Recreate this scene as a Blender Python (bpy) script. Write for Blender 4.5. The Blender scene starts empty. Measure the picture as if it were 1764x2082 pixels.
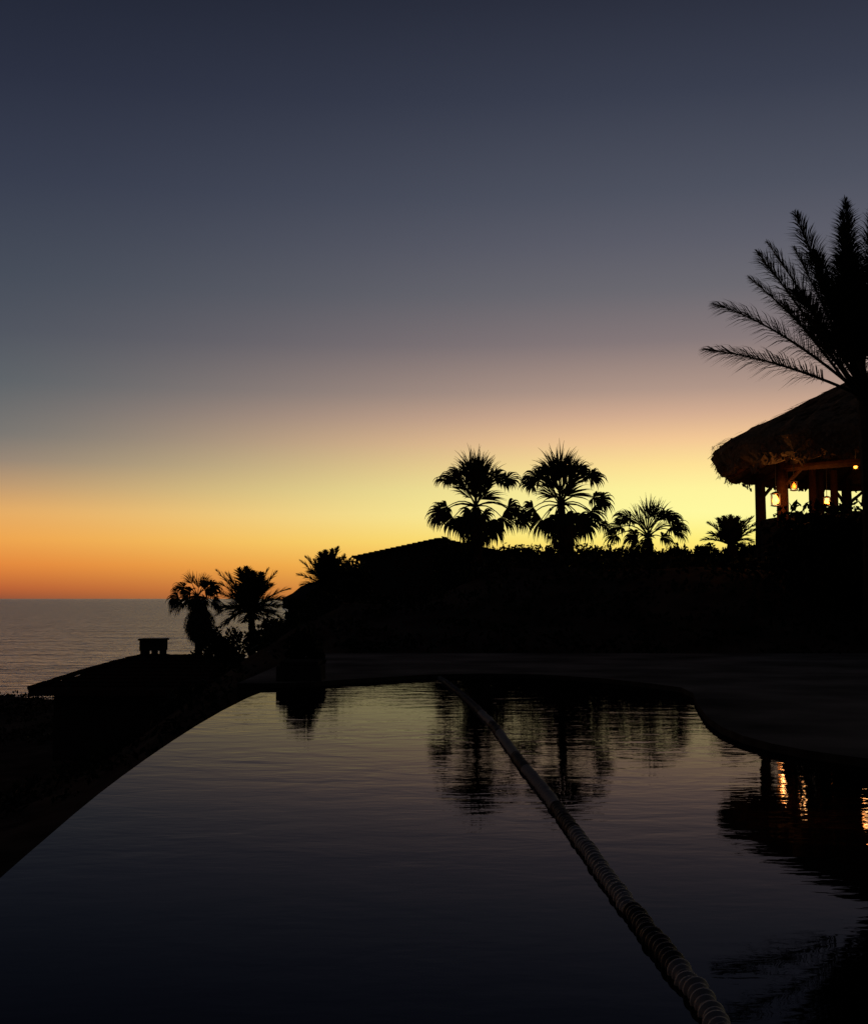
import bpy, math, random
from mathutils import Vector, Matrix
random.seed(11)
R = math.radians
S = bpy.context.scene
col = S.collection
F = 2452.0; PITCH = R(4.1); CAMZ = 1.5

# ------------------------------------------------------------------ planning helpers
def ray(px, py):
    u = (px-882)/F; v = (1041-py)/F
    return Vector((u, math.cos(PITCH)-v*math.sin(PITCH), math.sin(PITCH)+v*math.cos(PITCH)))
def at(px, py, D):
    d = ray(px, py); return Vector((0, 0, CAMZ)) + d*(D/d.y)
def gr(px, py, z=0.0):
    d = ray(px, py); return Vector((0, 0, CAMZ)) + d*((z-CAMZ)/d.z)
def lin(c):
    o = []
    for x in c[:3]:
        x /= 255.0
        o.append(x/12.92 if x <= .04045 else ((x+.055)/1.055)**2.4)
    return (*o, 1)
def sstep(a, b, x):
    t = max(0, min(1, (x-a)/(b-a))); return t*t*(3-2*t)

# ------------------------------------------------------------------ materials
def mat(name, c, rough=.8, var=.35, scale=4, spec=.3, bump=0.0):
    m = bpy.data.materials.new(name); m.use_nodes = True
    n = m.node_tree.nodes; l = m.node_tree.links; b = n['Principled BSDF']
    tc = n.new('ShaderNodeTexCoord'); nz = n.new('ShaderNodeTexNoise')
    nz.inputs['Scale'].default_value = scale; nz.inputs['Detail'].default_value = 5
    l.new(tc.outputs['Object'], nz.inputs['Vector'])
    cr = n.new('ShaderNodeValToRGB')
    cr.color_ramp.elements[0].position = .3; cr.color_ramp.elements[1].position = .7
    cr.color_ramp.elements[0].color = (*[x*(1-var) for x in c], 1)
    cr.color_ramp.elements[1].color = (*[min(1, x*(1+var)) for x in c], 1)
    l.new(nz.outputs['Fac'], cr.inputs['Fac']); l.new(cr.outputs['Color'], b.inputs['Base Color'])
    b.inputs['Roughness'].default_value = rough; b.inputs['Specular IOR Level'].default_value = spec
    if bump:
        bp = n.new('ShaderNodeBump'); bp.inputs['Strength'].default_value = .6; bp.inputs['Distance'].default_value = bump
        l.new(nz.outputs['Fac'], bp.inputs['Height']); l.new(bp.outputs['Normal'], b.inputs['Normal'])
    return m
def emit(name, c, s):
    m = bpy.data.materials.new(name); m.use_nodes = True
    b = m.node_tree.nodes['Principled BSDF']
    b.inputs['Base Color'].default_value = (*c, 1)
    b.inputs['Emission Color'].default_value = (*c, 1); b.inputs['Emission Strength'].default_value = s
    return m
M = dict(
    leaf=mat('palm_leaf', (.035, .045, .024), .75, .4, 3, .15),
    bush=mat('shrub_leaf', (.03, .036, .018), .85, .4, 2, .1),
    dead=mat('dry_frond', (.06, .045, .03), .9, .3, 6, .1),
    trunk=mat('palm_bark', (.06, .045, .032), .9, .4, 8, .1, .03),
    soil=mat('dry_soil', (.10, .075, .055), .95, .5, .8, .0, .08),
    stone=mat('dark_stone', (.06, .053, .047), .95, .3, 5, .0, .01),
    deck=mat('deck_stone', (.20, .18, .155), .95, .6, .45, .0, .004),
    wall=mat('pool_wall_stone', (.20, .15, .10), .9, .6, 3, .05, .03),
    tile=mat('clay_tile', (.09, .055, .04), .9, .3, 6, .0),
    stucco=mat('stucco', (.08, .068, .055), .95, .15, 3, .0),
    thatch=mat('thatch', (.30, .21, .13), .95, .4, 9, .0, .05),
    wood=mat('post_wood', (.10, .045, .021), .8, .35, 7, .1),
    iron=mat('lantern_iron', (.03, .025, .02), .5, .2, 9, .4),
    pale=mat('pale_float', (.34, .345, .36), .6, .3, 9, .25),
    darkf=mat('dark_float', (.045, .045, .05), .6, .2, 9, .25),
    rope=mat('rope', (.08, .08, .085), .9, .2, 30, .1),
    hill=mat('far_hill', (.05, .045, .05), .95, .3, .01, .0),
    glow=emit('lamp_glow', (1.0, .235, .018), 18), ember=emit('lamp_ember', (1.0, .22, .02), 1.8),
)

# ------------------------------------------------------------------ mesh builder
class MB:
    def __init__(s): s.v = []; s.f = []
    def face(s, *pts):
        i = len(s.v); s.v += [tuple(p) for p in pts]; s.f.append(tuple(range(i, i+len(pts))))
    def tube(s, path, rad, n=6, cap=True):
        path = [Vector(p) for p in path]; b = len(s.v)
        for i, p in enumerate(path):
            t = (path[min(i+1, len(path)-1)]-path[max(i-1, 0)]).normalized()
            ref = Vector((0, 0, 1)) if abs(t.z) < .9 else Vector((1, 0, 0))
            a = t.cross(ref).normalized(); c = a.cross(t)
            r = rad[i] if isinstance(rad, (list, tuple)) else rad
            for k in range(n):
                th = 2*math.pi*k/n; s.v.append(tuple(p+(a*math.cos(th)+c*math.sin(th))*r))
        for i in range(len(path)-1):
            for k in range(n):
                s.f.append((b+i*n+k, b+i*n+(k+1) % n, b+(i+1)*n+(k+1) % n, b+(i+1)*n+k))
        if cap:
            s.f.append(tuple(b+k for k in range(n))[::-1]); e = b+(len(path)-1)*n; s.f.append(tuple(e+k for k in range(n)))
    def box(s, lo, hi):
        x0, y0, z0 = lo; x1, y1, z1 = hi; b = len(s.v)
        s.v += [(x0,y0,z0),(x1,y0,z0),(x1,y1,z0),(x0,y1,z0),(x0,y0,z1),(x1,y0,z1),(x1,y1,z1),(x0,y1,z1)]
        s.f += [tuple(b+i for i in q) for q in ((3,2,1,0),(4,5,6,7),(0,1,5,4),(1,2,6,5),(2,3,7,6),(3,0,4,7))]
    def lathe(s, prof, c, n=24, jit=0):
        b = len(s.v)
        for (r, z) in prof:
            for k in range(n):
                th = 2*math.pi*k/n
                j = random.uniform(-jit, jit); j2 = random.uniform(-jit, jit)
                s.v.append((c[0]+(r+j)*math.cos(th), c[1]+(r+j)*math.sin(th), c[2]+z+j2))
        for i in range(len(prof)-1):
            for k in range(n):
                s.f.append((b+i*n+k, b+i*n+(k+1) % n, b+(i+1)*n+(k+1) % n, b+(i+1)*n+k))
    def build(s, name, m, parent=None, smooth=False, bevel=0):
        me = bpy.data.meshes.new(name)
        o_ = parent_world(parent) if parent else Vector()
        me.from_pydata([tuple(Vector(p)-o_) for p in s.v], [], s.f); me.update()
        me.materials.append(m)
        if smooth: me.polygons.foreach_set('use_smooth', [True]*len(me.polygons))
        o = bpy.data.objects.new(name, me); col.objects.link(o)
        if parent: o.parent = parent
        if bevel:
            bv = o.modifiers.new('bevel', 'BEVEL'); bv.width = bevel; bv.segments = 2
        return o
def parent_world(o):
    p = Vector()
    while o: p += Vector(o.location); o = o.parent
    return p
def tag(o, label=None, cat=None, group=None, kind=None):
    if label: o['label'] = label
    if cat: o['category'] = cat
    if group: o['group'] = group
    if kind: o['kind'] = kind
    return o
def thing(name, loc, label, cat, group=None):
    o = bpy.data.objects.new(name, None); col.objects.link(o); o.location = loc
    o.empty_display_size = .3
    return tag(o, label, cat, group)
def recalc(o):
    import bmesh
    bm = bmesh.new(); bm.from_mesh(o.data); bmesh.ops.recalc_face_normals(bm, faces=bm.faces); bm.to_mesh(o.data); bm.free()

# ------------------------------------------------------------------ world: clear dusk sky
w = bpy.data.worlds.new('World'); S.world = w; w.use_nodes = True
n = w.node_tree.nodes; l = w.node_tree.links; n.clear()
tc = n.new('ShaderNodeTexCoord'); sx = n.new('ShaderNodeSeparateXYZ'); l.new(tc.outputs['Generated'], sx.inputs[0])
def mth(op, a, b=None):
    m_ = n.new('ShaderNodeMath'); m_.operation = op
    for i, x in enumerate((a, b)):
        if x is None: continue
        if isinstance(x, (int, float)): m_.inputs[i].default_value = x
        else: l.new(x, m_.inputs[i])
    return m_.outputs[0]
el = mth('MULTIPLY', mth('ARCSINE', sx.outputs['Z']), 180/math.pi)
az = mth('MULTIPLY', mth('ARCTAN2', sx.outputs['X'], sx.outputs['Y']), 180/math.pi)
E0, E1 = -5.0, 65.0
fac = n.new('ShaderNodeMapRange'); fac.inputs['From Min'].default_value = E0; fac.inputs['From Max'].default_value = E1
l.new(el, fac.inputs['Value'])
def ramp_safe(stops):
    r = n.new('ShaderNodeValToRGB'); e = r.color_ramp.elements
    e[0].position = 0; e[0].color = lin(stops[0][1]); e[1].position = 1; e[1].color = lin(stops[-1][1])
    for d, c in stops[1:-1]:
        q = e.new((d-E0)/(E1-E0)); q.color = lin(c)
    l.new(fac.outputs[0], r.inputs['Fac']); return r.outputs['Color']
left = ramp_safe([(-5,(90,60,50)),(-.2,(118,70,56)),(.4,(180,90,52)),(1.5,(226,132,60)),(2.7,(238,162,78)),(3.9,(228,168,98)),
    (5.06,(188,149,111)),(6.2,(144,128,116)),(7.4,(112,113,112)),(9.7,(89,97,103)),(12,(78,84,95)),(14.3,(69,76,89)),
    (18.7,(54,60,77)),(23,(42,47,64)),(27,(33,38,53)),(35,(22,25,39)),(50,(14,16,27)),(65,(9,10,17))])
right = ramp_safe([(-5,(120,80,50)),(-.2,(235,145,60)),(1.5,(254,204,88)),(2.7,(255,237,122)),(3.9,(255,249,160)),(5.06,(255,244,158)),(6.2,(255,226,151)),
    (7.4,(244,200,150)),(8.55,(213,174,146)),(9.7,(178,151,137)),(12,(133,120,121)),(14.3,(107,105,112)),(16.5,(92,93,105)),
    (18.7,(78,82,96)),(23,(57,62,78)),(27,(43,47,62)),(35,(27,30,44)),(50,(15,17,28)),(65,(9,10,17))])
af = n.new('ShaderNodeMapRange'); af.interpolation_type = 'SMOOTHSTEP'
af.inputs['From Min'].default_value = -25; af.inputs['From Max'].default_value = 14; l.new(az, af.inputs['Value'])
mx = n.new('ShaderNodeMix'); mx.data_type = 'RGBA'; l.new(af.outputs[0], mx.inputs[0]); l.new(left, mx.inputs[6]); l.new(right, mx.inputs[7])
# away from the sunset the sky turns to an even dark blue-grey
bk = n.new('ShaderNodeMapRange'); bk.interpolation_type = 'SMOOTHSTEP'; bk.inputs['From Min'].default_value = .75; bk.inputs['From Max'].default_value = -.1
l.new(sx.outputs['Y'], bk.inputs['Value'])
m2 = n.new('ShaderNodeMix'); m2.data_type = 'RGBA'; l.new(bk.outputs[0], m2.inputs[0]); l.new(mx.outputs[2], m2.inputs[6]); m2.inputs[7].default_value = lin((20, 20, 24))
bg = n.new('ShaderNodeBackground'); l.new(m2.outputs[2], bg.inputs['Color']); bg.inputs['Strength'].default_value = 1
out = n.new('ShaderNodeOutputWorld'); l.new(bg.outputs[0], out.inputs['Surface'])

# ------------------------------------------------------------------ camera
cd = bpy.data.cameras.new('camera'); co = bpy.data.objects.new('camera', cd); col.objects.link(co)
co.location = (0, 0, CAMZ); co.rotation_euler = (math.pi/2+PITCH, 0, 0)
cd.sensor_fit = 'VERTICAL'; cd.sensor_height = 24; cd.lens = 24*F/2082; cd.clip_end = 80000; cd.clip_start = .05
S.camera = co
S.view_settings.view_transform = 'Standard'

# ------------------------------------------------------------------ water materials
def water_mat(name, base, rough, layers, fade=None, ior=1.33, tint=(1,1,1)):
    m = bpy.data.materials.new(name); m.use_nodes = True
    nn = m.node_tree.nodes; ll = m.node_tree.links; nn.clear()
    t = nn.new('ShaderNodeTexCoord'); prev = None
    for (sc, scale, detail, dist, strength) in layers:
        mp = nn.new('ShaderNodeMapping'); mp.inputs['Scale'].default_value = sc; ll.new(t.outputs['Object'], mp.inputs['Vector'])
        nz = nn.new('ShaderNodeTexNoise'); nz.inputs['Scale'].default_value = scale; nz.inputs['Detail'].default_value = detail
        nz.inputs['Distortion'].default_value = .4
        ll.new(mp.outputs[0], nz.inputs['Vector'])
        bp = nn.new('ShaderNodeBump'); bp.inputs['Strength'].default_value = strength; bp.inputs['Distance'].default_value = dist
        ll.new(nz.outputs['Fac'], bp.inputs['Height'])
        if prev: ll.new(prev, bp.inputs['Normal'])
        if fade:
            s_ = nn.new('ShaderNodeSeparateXYZ'); ll.new(t.outputs['Object'], s_.inputs[0])
            mr = nn.new('ShaderNodeMapRange'); mr.inputs['From Min'].default_value = fade[0]; mr.inputs['From Max'].default_value = fade[1]
            mr.inputs['To Min'].default_value = fade[2]*strength; mr.inputs['To Max'].default_value = strength
            ll.new(s_.outputs['Y'], mr.inputs['Value'])
            n2 = nn.new('ShaderNodeTexNoise'); n2.inputs['Scale'].default_value = .35; ll.new(t.outputs['Object'], n2.inputs['Vector'])
            m2 = nn.new('ShaderNodeMapRange'); m2.inputs['From Min'].default_value = .35; m2.inputs['From Max'].default_value = .65
            m2.inputs['To Min'].default_value = .5; m2.inputs['To Max'].default_value = 1.2; ll.new(n2.outputs['Fac'], m2.inputs['Value'])
            mm = nn.new('ShaderNodeMath'); mm.operation = 'MULTIPLY'; ll.new(mr.outputs[0], mm.inputs[0]); ll.new(m2.outputs[0], mm.inputs[1])
            ll.new(mm.outputs[0], bp.inputs['Strength'])
        prev = bp.outputs['Normal']
    df = nn.new('ShaderNodeBsdfDiffuse'); df.inputs['Color'].default_value = (*base, 1); ll.new(prev, df.inputs['Normal'])
    gl = nn.new('ShaderNodeBsdfGlossy'); gl.inputs['Color'].default_value = (*tint, 1); gl.inputs['Roughness'].default_value = rough; ll.new(prev, gl.inputs['Normal'])
    fr = nn.new('ShaderNodeFresnel'); fr.inputs['IOR'].default_value = ior; ll.new(prev, fr.inputs['Normal'])
    mx_ = nn.new('ShaderNodeMixShader'); ll.new(fr.outputs[0], mx_.inputs[0]); ll.new(df.outputs[0], mx_.inputs[1]); ll.new(gl.outputs[0], mx_.inputs[2])
    o_ = nn.new('ShaderNodeOutputMaterial'); ll.new(mx_.outputs[0], o_.inputs['Surface'])
    return m
M['pool'] = water_mat('pool_water', (.0034, .0033, .0032), .015, [((1, 1.7, 1), 1.5, 2, .0115, .55), ((1, 2.0, 1), 7, 2, .0022, .55)], (4.5, 15, .22), 1.14, (.45, .465, .555))
M['sea'] = water_mat('sea_water', (.20, .205, .23), .22, [((.35, 1, 1), .012, 3, 6.0, 1.0), ((.5, 1, 1), .05, 4, 3.6, 1.0), ((.6, 1, 1), .3, 4, 1.0, 1.0)], None, 1.4, (.82, .88, .98))

# ------------------------------------------------------------------ pool outline
edge = [gr(*p) for p in ((555,1399),(505,1418),(450,1446),(400,1475),(350,1507),(300,1541),(250,1577),(200,1615),(150,1656),(100,1699),(50,1742),(0,1786))]
edge += [Vector((-2.2, 5.2, 0)), Vector((-1.95, 3.6, 0)), Vector((-1.6, 2.0, 0)), Vector((-1.2, .6, 0))]
far = [gr(*p) for p in ((640,1396),(700,1391),(780,1386),(870,1380),(980,1378),(1100,1380),(1220,1388),(1320,1399),(1385,1408),(1408,1420),(1413,1434),(1422,1450),(1436,1470),(1465,1492),(1510,1512),(1570,1529),(1640,1543),(1700,1552),(1764,1561))]
far += [Vector((4.6, 10.2, 0)), Vector((5.6, 9.6, 0)), Vector((6.6, 8.4, 0)), Vector((7.2, 6.6, 0)), Vector((7.2, .6, 0))]
mb = MB(); mb.face(*(edge[::-1]+far))
water = tag(mb.build('pool_water', M['pool']), kind='structure'); recalc(water)
if water.data.polygons[0].normal.z < 0: water.data.flip_normals()
mb = MB()
for a, b in zip(edge[:-1], edge[1:]):
    mb.face(a+Vector((0,0,-.006)), b+Vector((0,0,-.006)), b+Vector((0,0,-5)), a+Vector((0,0,-5)))
tag(mb.build('pool_wall', M['wall']), kind='structure')
inner = [edge[0]]+far+[edge[-1]]
outer = [Vector((-1.2,-6,0)), Vector((32,-6,0)), Vector((32,31.5,0)), Vector((-3.3,31.5,0)), Vector((-3.3, edge[0].y, 0))]
poly = inner+outer
mb = MB()
mb.face(*[p+Vector((0,0,.08)) for p in poly])
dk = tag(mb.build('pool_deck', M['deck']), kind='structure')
mb = MB()
for i in range(len(poly)):
    a, b = poly[i], poly[(i+1) % len(poly)]
    mb.face(a+Vector((0,0,.079)), b+Vector((0,0,.079)), b+Vector((0,0,-1.2)), a+Vector((0,0,-1.2)))
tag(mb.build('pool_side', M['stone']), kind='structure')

# ------------------------------------------------------------------ ground, sea, hills
def ground_z(x, y):
    low = -4.5 + .15*math.sin(x*.5+y*.3)
    hill = 1.3 + 1.2*sstep(-.5, 2.5, x)
    s = sstep(-13, -2, x)*sstep(20, 40, y)
    if x < -3.1:
        z = low + (hill-low)*s
    else:
        if y < 28.5: return -1.6
        z = -.3 + (hill+.3)*sstep(30, 41, y)
    end = 74 + 75*sstep(-9, 0, x)
    z -= 16*sstep(end, end+26, y)
    if x < -3.1: z -= 14*sstep(-34, -60, x)
    return z + .12*math.sin(x*1.7)*math.sin(y*1.3)*(1 if y > 31 else 0)
xs = [-130,-100,-80,-65,-55,-48]+[-42+1.5*i for i in range(26)]+[-3.4,-3.12,-3.05]+[-2+1.5*i for i in range(32)]+[52,65,85,110]
ys = [-60,-30,-12]+[-4+2*i for i in range(15)]+[26+1.2*i for i in range(60)]+[100+5*i for i in range(18)]
xs = sorted(set(round(x, 3) for x in xs)); ys = sorted(set(round(y, 3) for y in ys))
mb = MB()
for y in ys:
    for x in xs: mb.v.append((x, y, ground_z(x, y)))
W = len(xs)
for j in range(len(ys)-1):
    for i in range(W-1): mb.f.append((j*W+i, j*W+i+1, (j+1)*W+i+1, (j+1)*W+i))
tag(mb.build('ground', M['soil'], smooth=True), kind='structure')
mb = MB(); L = 60000
mb.face((-L,-400,-16.5), (L,-400,-16.5), (L,L,-16.5), (-L,L,-16.5))
tag(mb.build('sea', M['sea']), kind='structure')
prof = [(575,1216),(595,1206),(612,1192),(632,1184),(660,1181),(700,1190),(740,1184),(800,1174),(860,1178),(930,1190),(1010,1200),(1100,1212)]
mb = MB()
for k in range(len(prof)-1):
    (a, b), (c, d) = prof[k], prof[k+1]
    for s_ in range(4):
        t0, t1 = s_/4, (s_+1)/4
        A = at(a+(c-a)*t0, b+(d-b)*t0, 2300); B = at(a+(c-a)*t1, b+(d-b)*t1, 2300)
        A0 = Vector((A.x*.96, 2200, -17)); B0 = Vector((B.x*.96, 2200, -17)); A1 = Vector((A.x, 2600, -17)); B1 = Vector((B.x, 2600, -17))
        mb.face(A0, B0, B, A); mb.face(A, B, B1, A1)
tag(mb.build('hills', M['hill']), kind='structure')

# ------------------------------------------------------------------ foliage builders
def leaf(mb, p, s):
    d = Vector((random.gauss(0,1), random.gauss(0,1), random.gauss(0,1))).normalized()
    e = d.cross(Vector((random.gauss(0,1), random.gauss(0,1), random.gauss(0,1)))).normalized()
    mb.face(p-d*s, p+e*s*.45, p+d*s, p-e*s*.45)
def cloud(mb, c, rx, ry, rz, count, s, nl=9):
    lumps = []
    for k in range(nl):
        th = random.uniform(0, 6.28); r = random.uniform(.2, .62); h = random.uniform(-.35, .6)
        lumps.append((Vector((math.cos(th)*r, math.sin(th)*r, h)), random.uniform(.32, .5)))
    for k in range(count):
        lc, lr = random.choice(lumps)
        d = Vector((random.gauss(0,1), random.gauss(0,1), random.gauss(0,1))).normalized()*lr*random.uniform(.4, 1.12)
        q = lc+d
        leaf(mb, Vector(c)+Vector((q.x*rx, q.y*ry, q.z*rz)), s*random.uniform(.6, 1.4))
def bush(px, top, D, wpx, label, gz=None, name='bush', count=2600, s=.11, nl=9):
    T = at(px, top, D); g = ground_z(T.x, T.y) if gz is None else gz; rx = wpx/2*D/F
    h = max(.6, T.z-g)
    root = thing(name, (T.x, T.y, g), label, 'shrub')
    st = MB()
    for k in range(5):
        a = random.uniform(0, 6.28); st.tube([(T.x, T.y, g-.1), (T.x+math.cos(a)*rx*.25, T.y+math.sin(a)*rx*.25, g+h*.35), (T.x+math.cos(a)*rx*.5, T.y+math.sin(a)*rx*.5, g+h*.75)], [.05,.04,.015], 5)
    st.build('stem', M['trunk'], root)
    mb = MB(); cloud(mb, (T.x, T.y, g+h*.45), rx*1.05, rx*.8, h*.6, count, s, nl)
    mb.build('foliage', M['bush'], root)
    return root

def fan_frond(mb, C, vec, rad, droop=1.0, spread=115, nseg=24, rollr=.35, stp=8):
    C = Vector(C); vec = Vector(vec); Lp = vec.length
    pts = []
    for k in range(6):
        t = k/5; pts.append(C+vec*t+Vector((0,0,.18*Lp*math.sin(t*math.pi)*(0 if vec.normalized().z > .85 else 1))))
    mb.tube(pts, [.035-.018*k/5 for k in range(6)], 4)
    d = (pts[-1]-pts[-3]).normalized(); E = pts[-1]
    ref = Vector((0,0,1)) if abs(d.z) < .8 else Vector((random.uniform(-.4,.4), -1, 0)).normalized()
    s = d.cross(ref).normalized(); nn = s.cross(d).normalized()
    roll = random.uniform(-rollr, rollr)
    if abs(d.z) < .8: roll += random.choice((-1, 1))*random.uniform(.4, .9)
    s, nn = s*math.cos(roll)+nn*math.sin(roll), nn*math.cos(roll)-s*math.sin(roll)
    paths = []
    for i in range(nseg):
        a = R(-spread+2*spread*i/(nseg-1)) + random.uniform(-.03,.03)
        dr = (d*math.cos(a)+s*math.sin(a)+nn*.22*abs(math.sin(a))).normalized()
        ln = rad*(1-.3*(abs(a)/R(spread))**2)*random.uniform(.78, 1.14)
        p = E.copy(); P = [p.copy()]; st = stp
        for k in range(st):
            p = p+dr*ln/st; P.append(p.copy())
            t = (k+1)/st
            g = droop*(.06+1.3*max(0, t-.38))
            dr = (dr+Vector((random.uniform(-.08,.08), random.uniform(-.08,.08), -g))).normalized()
        paths.append(P)
    da = 2*R(spread)/(nseg-1)
    for P in paths:
        prevL = prevR = None
        for k, p in enumerate(P):
            t = k/(len(P)-1); tg = (P[min(k+1, len(P)-1)]-P[max(k-1, 0)]).normalized()
            side = tg.cross(nn)
            if side.length < .05: side = s.copy()
            side.normalize()
            wm = .6*rad*math.tan(da/2)*1.1
            wd = min(t*rad*math.tan(da/2)*1.15, wm, wm*max(0.08, (1-t)/.46))
            if k == len(P)-1: wd = .004
            a_, b_ = p-side*wd, p+side*wd
            if prevL is not None: mb.face(prevL, prevR, b_, a_)
            prevL, prevR = a_, b_

def pinnate(mb, B, T, bow, leafl, pairs=42, start=.22, width=.035, sag=.16):
    B = Vector(B); T = Vector(T); ctrl = (B+T)/2+Vector(bow)
    def P(t): return B*(1-t)**2+ctrl*2*t*(1-t)+T*t*t
    K = 12; mb.tube([P(k/K) for k in range(K+1)], [.045*(1-k/K)+.008 for k in range(K+1)], 4)
    for i in range(pairs):
        t = start+(1-start)*(i/(pairs-1)); p = P(t); tg = (P(min(1, t+.02))-P(max(0, t-.02))).normalized()
        up = Vector((0,0,1)); sd = tg.cross(up)
        if sd.length < .3: sd = tg.cross(Vector((.3,-1,0)))
        sd.normalize(); u2 = sd.cross(tg)
        u = (t-start)/(1-start)
        ln = leafl*(.45+.75*math.sin(math.pi*min(1, .12+u*.88))**.7)*(1 if u < .8 else 1-(u-.8)*2.2)
        ang = R(58-32*u)
        for sg in (-1, 1):
            L_ = ln*random.uniform(.75, 1.15)
            tilt = random.uniform(-.35, .9)
            dr = (tg*math.cos(ang)+(sd*sg*math.cos(tilt)+u2*math.sin(tilt))*math.sin(ang)).normalized()
            q = p.copy(); wv = dr.cross(u2+Vector((random.uniform(-.6,.6), random.uniform(-.6,.6), .2))).normalized()*width
            m1 = q+dr*L_*.5+Vector((0,0,-.02*L_)); e = q+dr*L_+Vector((0,0,-sag*L_))
            mb.face(q-wv*.5, q+wv*.5, m1+wv*.5, m1-wv*.5); mb.face(m1-wv*.5, m1+wv*.5, e)

def trunk(root, base, top, r0, r1):
    mb = MB(); base = Vector(base); top = Vector(top); K = max(8, int((top-base).length/.25)); pts = []; rr = []
    for k in range(K+1):
        t = k/K; pts.append(base+(top-base)*t+Vector((.12*math.sin(t*2.6), 0, 0))-Vector((.12*math.sin(2.6)*t,0,0)))
        rr.append((r0+(r1-r0)*t)*(1.06 if k % 2 else .96))
    mb.tube(pts, rr, 10); return mb.build('trunk', M['trunk'], root)

def skirt_mesh(root, c, w_, h_, count):
    mb = MB()
    for i in range(count):
        th = random.uniform(0, 6.28); z = random.uniform(-1, 1); r = math.sqrt(max(0, 1-z*z*.9))*random.uniform(.45, 1.08)
        p = c+Vector((math.cos(th)*r*w_, math.sin(th)*r*w_, z*h_)); o_ = Vector((math.cos(th)*.08, math.sin(th)*.08, -random.uniform(.15,.38)))
        sd = Vector((-math.sin(th), math.cos(th), 0))*.045
        mb.face(p-sd, p+sd, p+o_+sd*.3, p+o_-sd*.3)
    mb.build('dry_skirt', M['dead'], root)

def fan_palm(px, py, D, fronds, label, fill=12, R_=50, skirt=None, droop=1.0, group=None, base_z=None, fe=(-.8,.6)):
    C = at(px, py, D); k = D/F
    bz = ground_z(C.x, C.y) if base_z is None else base_z
    root = thing('fan_palm', (C.x, C.y, bz), label, 'palm tree', group)
    trunk(root, (C.x, C.y, bz-.2), C-Vector((0,0,.05)), .24, .17)
    for (dx, dy, r) in fronds:
        up = dy < -12 and abs(dx) < 26 and abs(dx) < -dy*.75
        mb = MB(); fan_frond(mb, C+Vector((0,0,random.uniform(-.1,.1))), Vector((dx*k, random.uniform(-.25,.25), -dy*k)), r*k, droop*(.30 if up else 1.2), 44 if up else 98)
        mb.build('frond', M['leaf'], root)
    for i in range(fill):
        a = random.uniform(0, 6.28); e = random.uniform(*fe); ln = R_*random.uniform(.6, 1.1)*k
        v = Vector((math.cos(a)*math.cos(e)*.75, math.sin(a)*math.cos(e), math.sin(e)))*ln
        mb = MB(); fan_frond(mb, C, v, R_*.85*k, droop); mb.build('frond', M['leaf'], root)
    if skirt:
        (spx, spy, w_, h_, cn) = skirt; skirt_mesh(root, at(spx, spy, D), w_*k, h_*k, cn)
    return root

# two tall palms on the hill: upright spear fans, side fans, hanging lower fans
fan_palm(967, 1030, 55, [(-2,-42,82),(-14,-32,68),(10,-34,74),(-20,-40,54),(16,-42,58),(0,-24,78),(2,-50,66),(-8,-52,58),(-10,-16,66),(10,-16,66),(0,-14,60),(-5,-60,52),(6,-58,54),
    (-42,-54,42),(-54,-50,40),(-34,-60,32),(48,-52,44),(60,-50,40),(38,-60,34),
    (-58,2,40),(-68,12,44),(-46,24,46),(-76,16,36),(64,2,44),(52,22,46),(78,8,42),(88,24,42),(-20,28,46),(22,30,48),(0,20,44),(36,38,44)],
    'tall fan palm on the hill, left of the tallest two, beside the tiled house roof', 5, 42, fe=(-.9,-.2), skirt=(967,1080,32,32,700))
fan_palm(1140, 1026, 55, [(-4,-44,82),(-14,-32,68),(12,-34,74),(-22,-42,54),(18,-44,58),(2,-24,78),(-2,-52,66),(8,-54,58),(-10,-16,66),(10,-16,66),(0,-14,60),(-8,-58,54),(4,-60,52),
    (-44,-50,44),(-56,-44,38),(-34,-58,34),(46,-56,46),(60,-50,40),(36,-64,34),
    (66,-14,40),(80,-6,40),(-56,6,42),(-64,20,42),(62,14,42),(72,32,46),(84,38,42),(-40,28,46),(30,30,46),(-14,32,46),(8,22,44),(46,42,44)],
    'tall fan palm on the hill, right of the tallest two, beside the smaller palm', 5, 42, fe=(-.9,-.2), skirt=(1145,1080,36,32,700))
fan_palm(1316, 1092, 55, [(2,-32,52),(-12,-26,46),(14,-26,50),(8,-40,44),(0,-16,50),(10,-14,48),(-36,-34,42),(38,-38,46),(50,-26,42),(-54,-20,40),(28,-44,38),(58,-10,36),(-64,-4,34),(-44,-32,36),(62,-24,34),(-24,-6,40),(28,-4,40)],
    'small low fan palm between the tall palms and the thatched pavilion', 4, 34, droop=.8, fe=(-.6,.0))
fan_palm(402, 1214, 65, [(0,-18,36),(-14,-14,36),(14,-14,36),(-26,-18,32),(26,-18,32),(-36,4,34),(30,4,34),(-30,16,32),(10,-24,28),(-12,-24,30),(-42,12,30),(34,14,30)],
    'leftmost fan palm by the sea with a round shaggy skirt on its trunk', 11, 27, skirt=(407, 1268, 30, 34, 2000))
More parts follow.
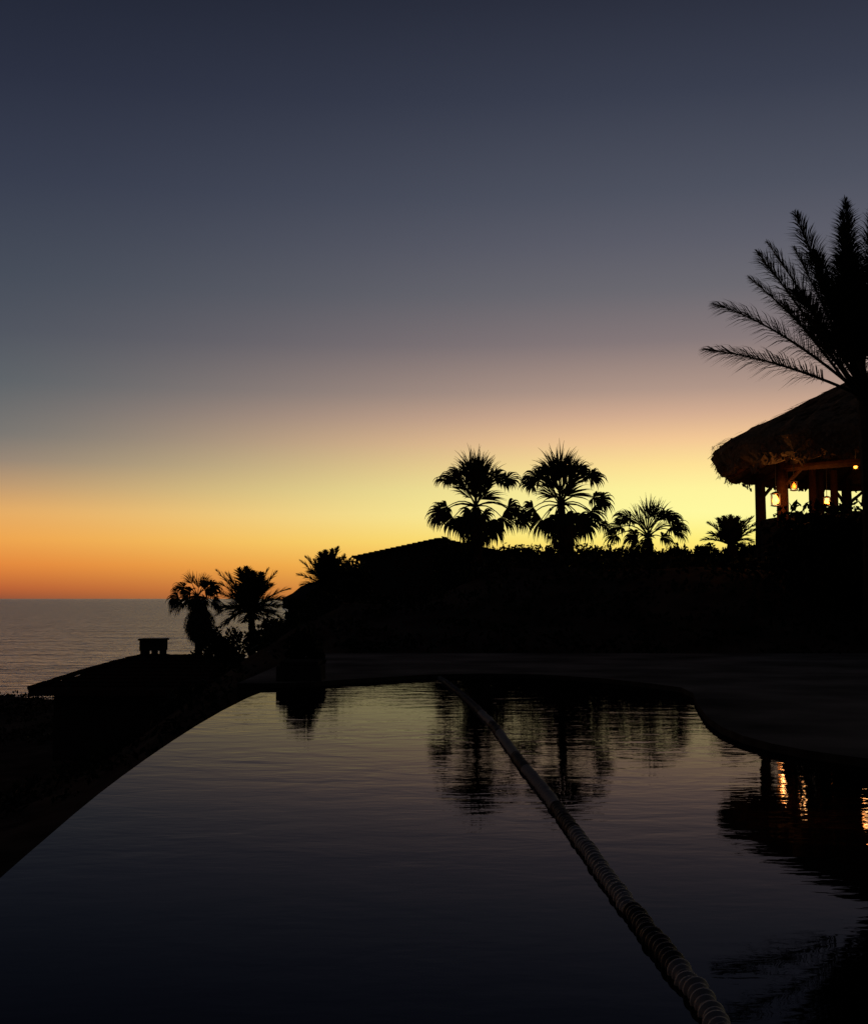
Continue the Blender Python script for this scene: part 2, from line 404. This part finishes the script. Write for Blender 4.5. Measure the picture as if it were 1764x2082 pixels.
def spiky_palm(px, py, D, tips, ll, label, name='feather_palm', extra=10, rad=50, pairs=40, wd=.05, er=(-.5, 1.1)):
    C = at(px, py, D); k = D/F; bz = ground_z(C.x, C.y)
    root = thing(name, (C.x, C.y, bz), label, 'palm tree'); trunk(root, (C.x, C.y, bz-.2), C, .2, .16)
    for (tx, ty, bow) in tips:
        T = at(tx, ty, D)+Vector((0, random.uniform(-.4,.4), 0)); mb = MB()
        pinnate(mb, C, T, (0, 0, bow), ll, pairs, .15, wd); mb.build('frond', M['leaf'], root)
    for i in range(extra):
        a = random.uniform(0, 6.28); e = random.uniform(*er); L_ = rad*k*random.uniform(.7, 1)
        T = C+Vector((math.cos(a)*math.cos(e), math.sin(a)*math.cos(e), math.sin(e)))*L_; mb = MB()
        pinnate(mb, C, T, (0, 0, .3), ll, pairs, .15, wd); mb.build('frond', M['leaf'], root)
spiky_palm(510, 1242, 58, [(441,1160,.15),(460,1165,.1),(488,1157,.05),(500,1154,.05),(515,1162,0),(545,1156,.1),(562,1163,.2),(435,1205,.35),(588,1198,.35),(440,1250,.5),(592,1240,.5),(530,1165,.1),(470,1180,.2),(555,1190,.2),(450,1185,.2),(575,1220,.4),(450,1275,.5),(585,1270,.5)],
    .58, 'feathery palm beside the leftmost palm, fronds pointing up over the sea', extra=22, rad=72)
spiky_palm(666, 1196, 60, [(611,1140,.15),(622,1132,.12),(636,1138,.1),(650,1124,.05),(662,1120,.02),(676,1117,.02),(688,1113,.05),(701,1128,.1),(717,1132,.15),(606,1168,.2),(726,1152,.2),(640,1150,.1),(695,1140,.1),(612,1190,.3),(722,1180,.3),(670,1130,0),(655,1140,0)],
    .48, 'spiky upright palm touching the left end of the tiled house roof', extra=18, rad=60)
spiky_palm(1485, 1108, 50, [(1440,1062,.15),(1455,1055,.1),(1472,1050,.05),(1488,1047,0),(1503,1050,.05),(1518,1055,.1),(1532,1050,.1),(1437,1085,.2),(1536,1078,.2),(1462,1062,.1),(1510,1060,.1),(1425,1098,.2),(1545,1060,.2)],
    .36, 'low young palm with stiff upright fronds beside the thatched pavilion', extra=10, rad=46)

# tall date palm at the right
D = 33; C = at(1762, 815, D); bz = ground_z(C.x, C.y)
dp = thing('date_palm', (C.x, C.y, bz), 'large feathery date palm rising above the thatched roof at right', 'palm tree')
trunk(dp, (C.x, C.y, bz-.2), C, .3, .27)
tips = [(1425,718,-.1,.45,-.5),(1458,612,-.3,.85,.4),(1533,520,-.25,.6,-.3),(1572,482,-.2,.5,.6),(1602,448,-.2,.5,-.6),(1640,480,-.15,.4,1.2),
        (1688,455,-.1,.3,-.9),(1722,402,-.1,.2,.2),(1758,432,0,.2,-.6),(1790,400,.1,.2,.3),(1830,430,.1,.3,-.8),(1880,470,.2,.5,.5),(1950,540,.2,.6,-.4),
        (2010,640,.3,.7,.3),(2080,740,.2,.6,-.3),(1700,520,-.1,.3,1.6),(1660,560,-.15,.35,-1.8),(1620,590,-.2,.4,1.5),(1580,620,-.25,.6,-1.5),(1740,500,0,.2,-1.9),(1770,470,0,.2,1.8),(1545,545,-.3,.6,1.1),
        (1650,620,-.2,.4,-2.2),(1690,600,-.1,.3,2.3),(1720,560,-.1,.2,-2.4),(1750,580,0,.2,2.2),(1780,540,0,.2,-2.0),(1705,470,-.1,.2,-.3),(1630,530,-.2,.4,-.9),(1735,450,-.05,.2,.9)]
for (tx, ty, bx, bz_, dy) in tips:
    T = at(tx, ty, D)+Vector((0, dy, 0)); mb = MB()
    pinnate(mb, C+Vector((random.uniform(-.16,.16), random.uniform(-.16,.16), random.uniform(-.15,.1))), T, (bx, 0, bz_), .84, 165, .27, .022, .3)
    mb.build('frond', M['leaf'], dp)

# shrubs with an outline of their own
bush(400, 1318, 45, 70, 'small round bush below the leftmost palm, beside the chimney roof')
bush(458, 1278, 45, 100, 'dark bush on the slope below the feathery palm')
bush(545, 1258, 46, 130, 'wide low bush on the slope behind the stone pillar')
bush(622, 1216, 50, 100, 'dark bush under the spiky upright palm, left of the house')
bush(706, 1136, 64, 120, 'tall bush against the left end of the tiled house', count=8000, nl=22)
bush(660, 1196, 58, 110, 'rounded bush at the foot of the spiky upright palm', count=3500)
bush(925, 1090, 58, 90, 'tall bush against the right end of the tiled house', count=4500)
bush(1790, 1022, 36, 500, 'broad rounded shrub below the thatched pavilion', count=16000, s=.13, nl=30)
bush(622, 1276, 22.3, 84, 'ragged shrub added beside the stone pillar for its dark reflection in the pool', gz=.08, count=900, s=.07)  # shrub added to give the ragged dark reflection at this end of the water
# hedge along the hill crest
mb = MB(); a0 = at(900, 1107, 56); b0 = at(1570, 1107, 52)
hg = thing('hedge', ((a0.x+b0.x)/2, (a0.y+b0.y)/2, ground_z((a0.x+b0.x)/2, 54)), 'long dark hedge along the hill crest below the tall palms', 'hedge')
for i in range(46):
    t = i/45; p = a0+(b0-a0)*t; g = ground_z(p.x, p.y); top = p.z+random.uniform(-.1, .08)-g
    cloud(mb, (p.x, p.y, g+top*.42), .75, .7, top*.62, 600, .10)
mb.build('foliage', M['bush'], hg)
mb = MB()
for i in range(24):
    p = a0+(b0-a0)*(i/23); g = ground_z(p.x, p.y); mb.tube([(p.x, p.y, g-.1), (p.x+random.uniform(-.2,.2), p.y, g+.9)], [.05,.03], 5)
mb.build('stems', M['trunk'], hg)
# uncountable ground cover on the slopes and along the bluff above the sea
mb = MB()
for i in range(900):
    x = random.uniform(-13, 26); y = random.uniform(31.5, 58)
    if -6 < x < 1.5 and y > 44: continue
    g = ground_z(x, y); h = random.uniform(.25, .55)*(.6 if -6 < x < 1 else 1)
    for k in range(26):
        leaf(mb, Vector((x+random.gauss(0,.35), y+random.gauss(0,.35), g+random.uniform(0, h))), random.uniform(.07,.16))
for i in range(420):
    x = random.uniform(-34, -8); y = random.uniform(50, 76)
    g = ground_z(x, y); h = random.uniform(.1, .35)
    for k in range(18):
        leaf(mb, Vector((x+random.gauss(0,.5), y+random.gauss(0,.4), g+random.uniform(0, h))), random.uniform(.07,.16))
tag(mb.build('ground_cover', M['bush']), 'dark low ground cover spread over the slopes behind the pool', 'ground cover', kind='stuff')

# ------------------------------------------------------------------ house with tiled roof behind the tall palms
D = 85; pl = at(716, 1131, D); pa = at(893, 1093, D)
hx0, hx1 = pl.x, pa.x; g = ground_z(0, D)
hs = thing('house', (hx1, D+5, g), 'dark house with sloping tiled roof on the hill left of the tall palms', 'house')
mb = MB(); x2 = 2*hx1-hx0
e0 = pl.z-.25
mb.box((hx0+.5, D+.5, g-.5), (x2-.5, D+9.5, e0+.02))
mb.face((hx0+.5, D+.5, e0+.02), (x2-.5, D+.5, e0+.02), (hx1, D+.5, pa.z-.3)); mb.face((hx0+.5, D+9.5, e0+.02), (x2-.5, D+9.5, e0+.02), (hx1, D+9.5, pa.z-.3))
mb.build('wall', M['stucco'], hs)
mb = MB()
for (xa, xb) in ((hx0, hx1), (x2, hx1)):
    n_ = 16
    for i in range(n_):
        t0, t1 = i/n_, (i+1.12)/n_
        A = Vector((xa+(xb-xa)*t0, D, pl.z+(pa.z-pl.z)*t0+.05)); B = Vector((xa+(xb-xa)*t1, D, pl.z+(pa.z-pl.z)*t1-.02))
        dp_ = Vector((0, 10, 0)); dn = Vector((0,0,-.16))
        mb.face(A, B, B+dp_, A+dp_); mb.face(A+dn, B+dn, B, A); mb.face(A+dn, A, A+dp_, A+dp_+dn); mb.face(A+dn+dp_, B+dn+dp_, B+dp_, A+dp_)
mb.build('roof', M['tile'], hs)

# ------------------------------------------------------------------ lower house by the sea with a chimney
g = ground_z(-11, 45)
lh = thing('house', (-10.3, 45, g), 'low house by the sea with a hipped roof carrying a chimney', 'house')
f0 = Vector((-14.0, 42, -1.66)); rl = at(288, 1336, 45); rr_ = Vector((-8.4, 45, rl.z-.03))
ex1 = -5.2; fr = Vector((ex1, 42, f0.z)); bl = Vector((-14.0, 48, f0.z)); br = Vector((ex1, 48, f0.z))
mb = MB()
mb.face(f0, fr, rr_, rl); mb.face(br, bl, rl, rr_); mb.face(bl, f0, rl); mb.face(fr, br, rr_)
dn = Vector((0,0,-.2))
for a, b in ((f0,fr),(fr,br),(br,bl),(bl,f0)): mb.face(a, b, b+dn, a+dn)
mb.face(f0+dn, bl+dn, br+dn, fr+dn)
for i in range(1, 9):
    t = i/9
    a = f0+(rl-f0)*t; b = fr+(rr_-fr)*t; mb.tube([a+Vector((0,-.01,.03)), b+Vector((0,-.01,.03))], .035, 5)
def ridge(a, b, bow=0):
    K = 14
    for k in range(K):
        t0, t1 = k/K, min(1, (k+1.15)/K)
        mb.tube([a+(b-a)*t0+Vector((0,0,.02+random.uniform(0,.04)+bow*math.sin(t0*math.pi))), a+(b-a)*t1+Vector((0,0,.05+bow*math.sin(t1*math.pi)))], [.10,.08], 6)
ridge(f0, rl, .06); ridge(bl, rl, .06); ridge(rl, rr_)
rf = mb.build('roof', M['tile'], lh)
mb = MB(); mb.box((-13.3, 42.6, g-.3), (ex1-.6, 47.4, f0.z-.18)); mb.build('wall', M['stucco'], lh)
c0 = at(287, 1340, 45); c1 = at(338, 1298, 45); zt = c1.z; zb = c0.z-.02; y0, y1 = 44.6, 45.4
ch = MB()
ch.box((c0.x+.04, y0+.04, zb-.35), (c1.x-.04, y1-.04, zb+.06)); chim = ch.build('chimney', M['stucco'], lh)
wd = c1.x-c0.x
mb = MB()
for fx, fw in ((.05,.22),(.50,.10),(.82,.13)):
    for yy in (y0+.06, y1-.26): mb.box((c0.x+wd*fx, yy, zb+.062), (c0.x+wd*(fx+fw), yy+.2, zb+.34))
mb.build('pillars', M['stucco'], chim)
mb = MB(); mb.box((c0.x+.02, y0+.02, zb+.342), (c1.x-.02, y1-.02, zt-.07)); mb.box((c0.x-.03, y0-.03, zt-.069), (c1.x+.03, y1+.03, zt)); mb.build('cap', M['stucco'], chim, bevel=.01)

# ------------------------------------------------------------------ stone pillar at the end of the pool edge
a = at(557, 1392, 20.6); b = at(650, 1392, 20.6); m_ = (a.x+b.x)/2
pi = thing('stone_pillar', (m_, 21.1, 0), 'low square stone pillar at the far end of the infinity edge', 'pillar')
mb = MB(); mb.box((a.x, 20.85, -1.2), (b.x, 21.7, .34)); mb.build('base', M['stone'], pi, bevel=.02)
mb = MB(); mb.box((a.x+.05, 20.9, .344), (b.x-.05, 21.65, .42)); mb.build('cap', M['stone'], pi, bevel=.02)

# ------------------------------------------------------------------ floating lane rope
pp = [gr(*p) for p in ((893,1381),(920,1399),(958,1432),(1002,1477),(1052,1545),(1107,1614),(1162,1688),(1219,1768),(1280,1852),(1347,1940),(1404,2012),(1452,2080),(1522,2182))]
def cr(p0, p1, p2, p3, t):
    return .5*((2*p1)+(p2-p0)*t+(2*p0-5*p1+4*p2-p3)*t*t+(3*p1-p0-3*p2+p3)*t*t*t)
path = []
for i in range(len(pp)-1):
    p0 = pp[max(i-1, 0)]; p3 = pp[min(i+2, len(pp)-1)]
    for k in range(40): path.append(cr(p0, pp[i], pp[i+1], p3, k/40))
path.append(pp[-1]); path.reverse()
lr = thing('lane_rope', path[0], 'floating lane rope of ribbed pale and dark floats lying down the pool', 'pool rope')
mb = MB(); mb.tube([p+Vector((0,0,.010)) for p in path[::6]], .012, 6); mb.build('rope', M['rope'], lr)
fm = MB(); nr = 20
profl = [(-.052,.020),(-.050,.036),(-.040,.040),(-.030,.032),(-.018,.031),(-.008,.042),(.004,.044),(.014,.033),(.026,.032),(.036,.049),(.048,.051),(.053,.038),(.054,.020)]
for (x, r) in profl:
    for k in range(nr):
        th = 2*math.pi*k/nr; fm.v.append((x, r*math.cos(th), r*math.sin(th)))
for i in range(len(profl)-1):
    for k in range(nr): fm.f.append((i*nr+k, i*nr+(k+1) % nr, (i+1)*nr+(k+1) % nr, (i+1)*nr+k))
def fmesh(nm, m):
    me = bpy.data.meshes.new(nm); me.from_pydata(fm.v, [], fm.f); me.update(); me.materials.append(m)
    me.polygons.foreach_set('use_smooth', [True]*len(me.polygons)); return me
fp, fd = fmesh('float', M['pale']), fmesh('float', M['darkf'])
acc = 0; spots = []
for p, q in zip(path[:-1], path[1:]):
    acc += (q-p).length
    if acc >= .118:
        acc -= .118; spots.append((q, (q-p).normalized()))
rest = MB()
for i, (p, t) in enumerate(spots):
    ph = i % 24; dark = 8 <= ph < 16
    rot = Matrix.Rotation(math.atan2(t.y, t.x), 4, 'Z') @ Matrix.Rotation(random.uniform(-.07,.07), 4, 'Y')
    pos = p+Vector((random.uniform(-.006,.006),0,.010+random.uniform(-.006,.006)))
    if i < 100:
        o = bpy.data.objects.new('float', fd if dark else fp); col.objects.link(o); o.parent = lr
        o.location = pos-Vector(lr.location); o.rotation_euler = rot.to_euler()
    else:
        b_ = len(rest.v); rest.v += [tuple(pos+(rot @ Vector(v))) for v in fm.v]; rest.f += [tuple(b_+k for k in f) for f in fm.f]
if rest.v: tag(rest.build('far_floats', M['darkf'], lr, smooth=True), kind='stuff')

# ------------------------------------------------------------------ thatched pavilion
PC = Vector((18.5, 46, 3.4))
pv = thing('thatched_pavilion', PC, 'open pavilion with thick thatched roof on wooden posts, lit by lamps, right edge', 'pavilion')
mb = MB(); mb.lathe([(0,-2.6),(6.2,-2.6),(6.1,0),(0,0)], PC, 40); mb.build('base', M['stone'], pv)
mb = MB()
profr = [(.15,7.6),(1.2,7.05),(2.6,6.38),(4,5.70),(5.2,5.10),(6.2,4.60),(7.0,4.18),(7.5,3.92),(7.64,3.7),(7.5,3.3),(7.2,2.95),(6.8,3.1),(6.0,3.5),(4,4.6),(2,5.7),(.1,6.7)]
mb.lathe(profr, PC, 90, .10)
mb.build('thatch', M['thatch'], pv)
mb = MB()
for i in range(4200):
    th = random.uniform(0, 6.283); z = random.uniform(2.95, 3.9); r = 7.26+.32*(z-2.9)+random.uniform(-.2,.12); c_ = Vector((math.cos(th), math.sin(th), 0)); s_ = Vector((-math.sin(th), math.cos(th), 0))
    lump = .18*math.sin(th*23)+.14*math.sin(th*41+1)+.10*math.sin(th*67)
    p = PC+c_*(r+lump*.4)+Vector((0,0,z+lump*.6)); ln = random.uniform(.15,.32); wv = s_*random.uniform(.04,.09)
    q = p+c_*random.uniform(-.04,.1+lump*.5)+Vector((0,0,-ln*.6))+s_*random.uniform(-.08,.08)
    mb.face(p-wv, p+wv, q+wv*.5, q-wv*.5)
for i in range(5200):
    th = random.uniform(0, 6.283); u = random.uniform(.05, 1); r = 7.35*u; z = 7.62-u*3.58
    c_ = Vector((math.cos(th), math.sin(th), 0)); s_ = Vector((-math.sin(th), math.cos(th), 0))
    layer = .07*math.sin(u*34)+.06*math.sin(th*31+u*20)
    p = PC+c_*r+Vector((0,0,z+random.uniform(-.05,.05)+layer)); q = p+c_*.35+Vector((0,0,-.16+random.uniform(-.03,.05))); wv = s_*.07
    mb.face(p-wv, p+wv, q+wv*.4, q-wv*.4)
mb.build('straw_fringe', M['thatch'], pv)
tops = []
for i in range(7):
    th = R(-19+i*360/7); p = PC+Vector((-6.1*math.cos(th), 6.1*math.sin(th), 0)); tops.append(p+Vector((0,0,2.85)))
    mb = MB(); mb.tube([p, p+Vector((.02,0,1.4)), p+Vector((0,0,3.2))], [.24,.22,.21], 12); mb.build('post', M['wood'], pv, smooth=True)
for i in range(7):
    mb = MB(); mb.tube([tops[i], tops[(i+1) % 7]], .13, 8); mb.build('beam', M['wood'], pv)
for i in range(7):
    p = tops[i]
    for q in (tops[(i+1) % 7], tops[(i-1) % 7]):
        d_ = (q-p).normalized(); mb = MB(); mb.tube([p+Vector((0,0,-.75)), p+d_*.8+Vector((0,0,-.05))], .07, 6); mb.build('brace', M['wood'], pv)
for i in range(21):
    th = R(-19+i*360/21); mb = MB()
    mb.tube([PC+Vector((-7.0*math.cos(th), 7.0*math.sin(th), 2.9)), PC+Vector((-.6*math.cos(th), .6*math.sin(th), 6.38))], .08, 6); mb.build('rafter', M['wood'], pv)
for (px, D) in ((1652, 47), (1668, 48.5), (1696, 48)):
    p = at(px, 1050, D); mb = MB(); mb.tube([(p.x, p.y, 3.4), (p.x, p.y, 6.6)], .15, 10); mb.build('inner_post', M['wood'], pv)
# low solid parapet between the posts
mb = MB(); K = 70
for k in range(K):
    a0_, a1_ = 2*math.pi*k/K, 2*math.pi*(k+1)/K
    for (ra, rb, za, zb_) in ((5.85,5.85,0,1.12),(5.7,5.7,0,1.12),(5.7,5.85,1.12,1.12)):
        mb.face(PC+Vector((ra*math.cos(a0_),ra*math.sin(a0_),za)), PC+Vector((ra*math.cos(a1_),ra*math.sin(a1_),za)), PC+Vector((rb*math.cos(a1_),rb*math.sin(a1_),zb_)), PC+Vector((rb*math.cos(a0_),rb*math.sin(a0_),zb_)))
mb.build('parapet', M['stone'], pv)
# lamps
def lantern(px, py, D, label, m, watt, hang, size=.11):
    c = at(px, py, D); o = thing('lantern', c, label, 'lamp')
    mb = MB(); mb.lathe([(0,-.9),(.55,-.8),(.7,-.2),(.5,.4),(.2,.9),(0,1.1)], (0,0,0), 12)
    mb.v = [tuple(Vector(v)*size*.8+c) for v in mb.v]; mb.build('bulb', m, o, smooth=True)
    mb = MB(); s = size
    mb.lathe([(0,1.5*s),(.5*s,1.35*s),(1.05*s,1.02*s),(.9*s,1.0*s)], c, 12); mb.lathe([(.9*s,-1.0*s),(1.0*s,-1.1*s),(.4*s,-1.25*s),(0,-1.25*s)], c, 12)
    for k in range(4):
        a = k*math.pi/2+.4; mb.tube([c+Vector((math.cos(a)*s,math.sin(a)*s,-s)), c+Vector((math.cos(a)*s,math.sin(a)*s,s))], .014, 4)
    mb.build('cage', M['iron'], o)
    mb = MB(); mb.tube([c+Vector((0,0,1.4*s)), c+Vector((0,0,hang))], .012, 5); mb.build('hanging_rod', M['iron'], o)
    ld = bpy.data.lights.new('lantern_light', 'POINT'); ld.energy = watt; ld.color = (1, .42, .12); ld.shadow_soft_size = .12
    lo = bpy.data.objects.new('lantern_light', ld); col.objects.link(lo); lo.parent = o; lo.location = (0, -.25, -.02)
lantern(1576, 1016, 43, 'bright glowing lantern left of the front wooden post of the pavilion', M['glow'], 34, 1.2, .2)
lantern(1613, 988, 42.9, 'dim orange lantern on the right side of the front wooden post', M['ember'], 14, .6, .15)
lantern(1680, 1020, 45, 'glowing lantern deep inside the pavilion beside the inner posts', M['glow'], 28, 1.4, .15)
lantern(1738, 948, 42.5, 'small lamp high under the thatch at the right edge', M['glow'], 16, .5, .10)
